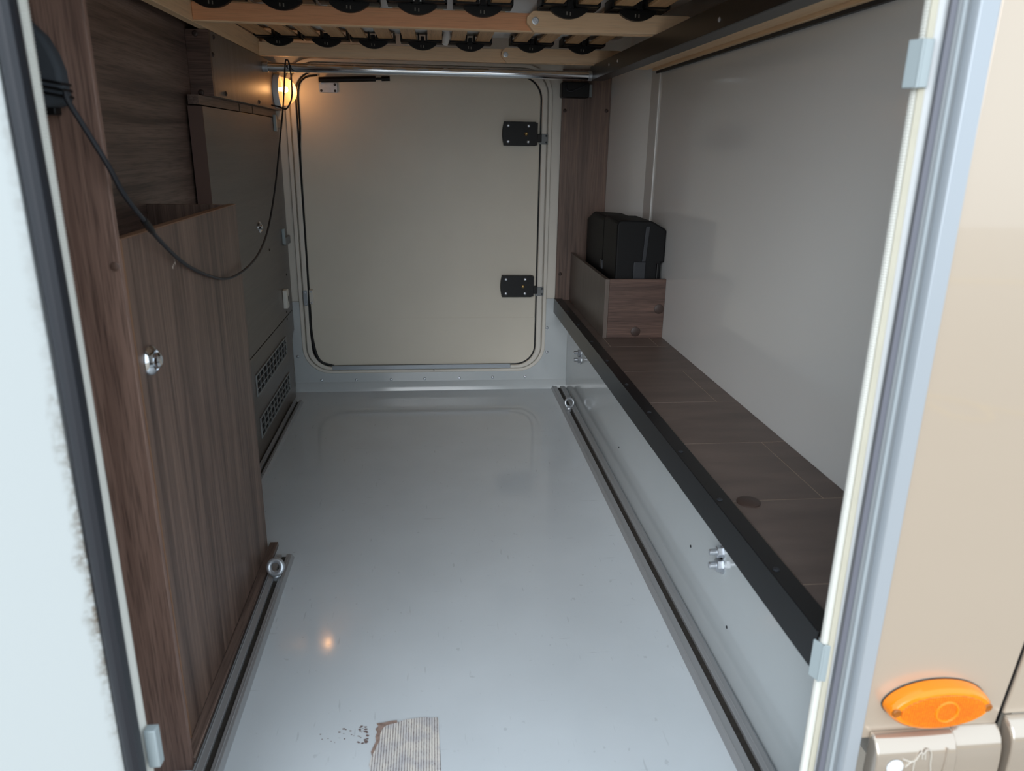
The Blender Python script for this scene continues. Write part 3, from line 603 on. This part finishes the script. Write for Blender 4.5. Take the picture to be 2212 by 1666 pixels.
obj('sill', B(-.47, .58, .777, .83, -.4, -.12), m_body, sk)
def skirt(label, x0, x1, dy, dz=0):
    t = thing('bumper_moulding', label, 'bumper', ((x0+x1)/2, .778, -.4), 'bumper mouldings along the vehicle side')
    pr = [(.779, .2885), (.772, .2883), (.7645, .2845), (.7575, .2755), (.7532, .263), (.7512, .247), (.7505, .228), (.7505, -.4), (.779, -.4)]
    obj('moulding', MB().prism([(y+dy if y < .778 else y, z+dz) for y, z in pr], 'x', x0, x1), m_skirt, t, .003, seg=3)
    return t
bp1 = skirt('champagne bumper flap with white button and embossed hand below the orange marker', .589, .7068, 0)
skirt('slightly recessed champagne bumper piece beside the hand flap', .7073, .7765, .0056)
skirt('champagne bumper corner piece beyond the black gap', .7835, 2.0, -.002, .0145)
obj('push_button', MB().lathe([(0, 0), (.0122, 0), (.0122, .001), (.0098, .0025), (0, .003)], (.6157, .7513, .2500), (0, -1, .06), 28), m_jamb, bp1, 0, 'white round push button')
def on_face(pts, r=.0009):
    return [(x, -.0005+(.7503 if z < .232 else .7503+(z-.232)*.055 if z < .25 else .7513+(z-.25)*.15), z) for x, z in pts]
eb = MB()
for stroke in ([(.6258, .2624), (.6325, .2590), (.639, .2570), (.6447, .2587), (.6484, .2648), (.6517, .2696), (.6534, .2705), (.6548, .2665), (.6581, .2712), (.6612, .2738), (.6654, .2713), (.6672, .2654), (.667, .2511), (.6689, .2385), (.668, .215)],
               [(.6433, .2567), (.6427, .2474), (.6427, .2407), (.643, .22)], [(.6306, .2498), (.6363, .2551), (.639, .257)], [(.6582, .2705), (.6587, .259)], [(.6534, .2700), (.6545, .2600)]):
    eb.tube(smooth_path(on_face(stroke), 3), .0011, 6)
obj('hand_emblem', eb, mat('embossed_outline', (198, 191, 180), .35, metal=.3), bp1, 0, 'embossed pale hand outline')
obj('flap_edge', MB().tube(smooth_path([(x+.0005, y, z) for x, y, z in on_face([(.6905, .2735), (.6895, .265), (.6875, .245), (.6845, .22), (.681, .19)])], 4), .0011, 6), m_skirt, bp1)

# orange side marker
mk = thing('side_marker', 'oval orange side marker lamp on the champagne bodywork', 'marker lamp', (.672, .779, .335))
mo = bpy.data.materials.new('amber_lens'); mo.use_nodes = True; b = mo.node_tree.nodes['Principled BSDF']
b.inputs['Base Color'].default_value = lin((238, 132, 0)); b.inputs['Roughness'].default_value = .16; b.inputs['Coat Weight'].default_value = .1
mo2 = bpy.data.materials.new('amber_prism'); mo2.use_nodes = True; N = mo2.node_tree.nodes; L = mo2.node_tree.links; b = N['Principled BSDF']
b.inputs['Roughness'].default_value = .22
tc = N.new('ShaderNodeTexCoord'); vo = N.new('ShaderNodeTexVoronoi'); vo.inputs['Scale'].default_value = 300; vo.inputs['Randomness'].default_value = .15; L.new(tc.outputs['Object'], vo.inputs['Vector'])
crr = N.new('ShaderNodeValToRGB'); crr.color_ramp.elements[0].color = lin((244, 146, 0)); crr.color_ramp.elements[1].color = lin((204, 92, 0)); crr.color_ramp.elements[0].position = .12; crr.color_ramp.elements[1].position = .5
L.new(vo.outputs['Distance'], crr.inputs[0]); L.new(crr.outputs[0], b.inputs['Base Color'])
bpn = N.new('ShaderNodeBump'); bpn.inputs['Strength'].default_value = .5; bpn.inputs['Distance'].default_value = .0008; L.new(vo.outputs['Distance'], bpn.inputs['Height']); L.new(bpn.outputs[0], b.inputs['Normal'])
def ell(cx, cz, a, b_, y, n=48): return [(cx+a*math.copysign(abs(math.cos(t))**.97, math.cos(t)), y, cz+b_*math.copysign(abs(math.sin(t))**1.12, math.sin(t))) for t in [2*PI*k/n for k in range(n)]]
EX, EZ = .6725, .3352
obj('base_gasket', MB().loft([ell(EX, EZ, .0752, .0360, .7789), ell(EX, EZ, .0749, .0357, .7770)]), m_blackrub, mk)
obj('lens', MB().loft([ell(EX, EZ, .0743, .0351, .7785), ell(EX, EZ, .0738, .0346, .768), ell(EX, EZ, .0722, .0328, .761), ell(EX, EZ, .0685, .029, .7578), ell(EX, EZ, .055, .021, .7568), ell(EX, EZ, .02, .007, .7564)]), mo, mk, 0, 'amber lens')
obj('reflector', MB().loft([ell(EX+.001, EZ-.0008, .0618, .0262, .7585), ell(EX+.001, EZ-.0008, .0605, .0250, .7558), ell(EX+.001, EZ-.0008, .045, .016, .7553)]), mo2, mk, 0, 'amber prism field')
obj('lamp_boss', MB().torus((.6775, .7553, .3342), (0, 1, 0), .0155, .0018, 28, 8), mo, mk)
mc = MB().lathe([(0, 0), (.0064, 0), (.0064, .0015), (.0046, .0026), (0, .0014)], (0, 0, 0), (0, -1, 0), 16).mesh('screw_cap', mat('brown_amber', (150, 84, 10), .4))
for x in (EX-.0655, EX+.0655): piece('screw_cap', mc, mk, (x, .7585, .3352))

# ------------------------------------------------------------------ worn patch on the floor
mp_ = bpy.data.materials.new('ribbed_backing'); mp_.use_nodes = True
N = mp_.node_tree.nodes; L = mp_.node_tree.links; b = N['Principled BSDF']; b.inputs['Roughness'].default_value = .85
tc = N.new('ShaderNodeTexCoord'); wv = N.new('ShaderNodeTexWave'); wv.bands_direction = 'X'; wv.inputs['Scale'].default_value = 65; wv.inputs['Distortion'].default_value = .6; wv.inputs['Detail Scale'].default_value = 3
L.new(tc.outputs['Object'], wv.inputs['Vector'])
mpp = N.new('ShaderNodeMapping'); mpp.inputs['Scale'].default_value = (260, 180, 1); L.new(tc.outputs['Object'], mpp.inputs['Vector'])
nz = N.new('ShaderNodeTexNoise'); nz.inputs['Scale'].default_value = 1; nz.inputs['Detail'].default_value = 3; L.new(mpp.outputs[0], nz.inputs['Vector'])
ad = N.new('ShaderNodeMath'); ad.operation = 'MULTIPLY'; L.new(wv.outputs['Fac'], ad.inputs[0])
mr = N.new('ShaderNodeMapRange'); mr.inputs[1].default_value = .32; mr.inputs[2].default_value = .62; mr.inputs[3].default_value = .35; mr.inputs[4].default_value = 1.5; L.new(nz.outputs['Fac'], mr.inputs[0]); L.new(mr.outputs[0], ad.inputs[1])
cr = N.new('ShaderNodeValToRGB'); e = cr.color_ramp.elements; e[0].position = .03; e[0].color = lin((120, 108, 104)); e[1].position = .26; e[1].color = lin((226, 221, 214)); L.new(ad.outputs[0], cr.inputs[0])
n3 = N.new('ShaderNodeTexNoise'); n3.inputs['Scale'].default_value = 30; L.new(tc.outputs['Object'], n3.inputs['Vector'])
mx = N.new('ShaderNodeMix'); mx.data_type = 'RGBA'; mx.blend_type = 'MULTIPLY'; mx.inputs[0].default_value = .5
c2 = N.new('ShaderNodeValToRGB'); e = c2.color_ramp.elements; e[0].position = .35; e[0].color = (.5, .55, .72, 1); e[1].position = .6; e[1].color = (1, 1, 1, 1); L.new(n3.outputs['Fac'], c2.inputs[0])
L.new(cr.outputs[0], mx.inputs[6]); L.new(c2.outputs[0], mx.inputs[7]); L.new(mx.outputs[2], b.inputs['Base Color'])
pt = thing('floor_patch', 'worn strip of ribbed backing bared on the grey floor', 'patch', (-.06, 1.12, 0))
edge = [(-.122, 1.046), (-.1275, 1.07), (-.1245, 1.092), (-.1195, 1.103), (-.116, 1.117), (-.1125, 1.124), (-.1135, 1.137), (-.1115, 1.146), (-.1085, 1.156), (-.104, 1.162), (-.095, 1.1655), (-.083, 1.168), (-.078, 1.171), (-.066, 1.1755), (-.055, 1.1765), (-.042, 1.178), (-.028, 1.178), (-.02, 1.1755), (-.0065, 1.176), (-.004, 1.168), (-.0035, 1.13), (-.002, 1.09), (-.001, 1.046)]
obj('backing', MB().prism(edge, 'z', .0, .0009), mp_, pt)
rim = [(-.124, 1.09), (-.1265, 1.10), (-.119, 1.125), (-.121, 1.136), (-.1185, 1.147), (-.122, 1.155), (-.117, 1.163), (-.121, 1.169), (-.108, 1.1705), (-.094, 1.1735), (-.083, 1.1745), (-.082, 1.168), (-.095, 1.165), (-.105, 1.161), (-.11, 1.154), (-.1125, 1.142), (-.112, 1.126), (-.117, 1.112)]
obj('torn_rim', MB().prism(rim, 'z', 0, .0013), mat('brown_torn_rim', (150, 128, 118), .9, noise=.3, nscale=120), pt, 0, 'brown torn edge')
chips = MB()
for k in range(46):
    t = random.random(); x = -.125-.11*t*random.random()-.01; y = 1.15+random.uniform(-.03, .018)*(1-.4*t)-.008*t; r = random.uniform(.0007, .0022)*(1.2-t*.6); a = random.random()*3
    chips.add([(x+r*1.6*math.cos(a+2*PI*j/5), y+r*math.sin(a+2*PI*j/5), .0004+.0004*(j % 2)) for j in range(5)], [(0, 1, 2, 3, 4)])
tag(obj('crumbs', chips, mat('brown_crumbs', (120, 100, 96), .9), pt, 0, 'loose brown flakes'), None, None, None, 'stuff')

# ------------------------------------------------------------------ ground outside, with the yellow cord mirrored in the paint
struct('ground', B(-14, 14, -14, 3.0, -.56, -.5), m_asphalt, 'pale paved ground outside the vehicle', 'ground')
yc = [(5.2, -1.75, -.49), (4.2, -2.1, -.49), (3.64, -2.45, -.49), (3.48, -2.61, -.49), (3.37, -2.73, -.49), (3.246, -2.83, -.49), (3.10, -2.85, -.49), (2.98, -2.79, -.49), (3.0, -2.71, -.49), (3.138, -2.68, -.49), (3.15, -2.56, -.49), (3.17, -2.44, -.49), (3.289, -2.355, -.485), (3.39, -2.41, -.482), (3.41, -2.49, -.48), (3.42, -2.616, -.476), (3.33, -2.76, -.48), (3.2, -2.91, -.49), (2.7, -3.4, -.49)]
tag(obj('yellow_rope', MB().tube(smooth_path(yc, 6), .013, 8), m_yellow, None, loc=(3.3, -2.6, -.5)), 'thin yellow rope looped on the pavement', 'rope')
tag(obj('yellow_hose', MB().tube([(5.0, -7.46, -.47), (6.46, -7.09, -.47), (7.3, -6.96, -.47), (10.5, -6.6, -.47)], .032, 8), m_yellow, None, loc=(7, -6.5, -.5)), 'straight yellow hose across the pavement', 'hose')
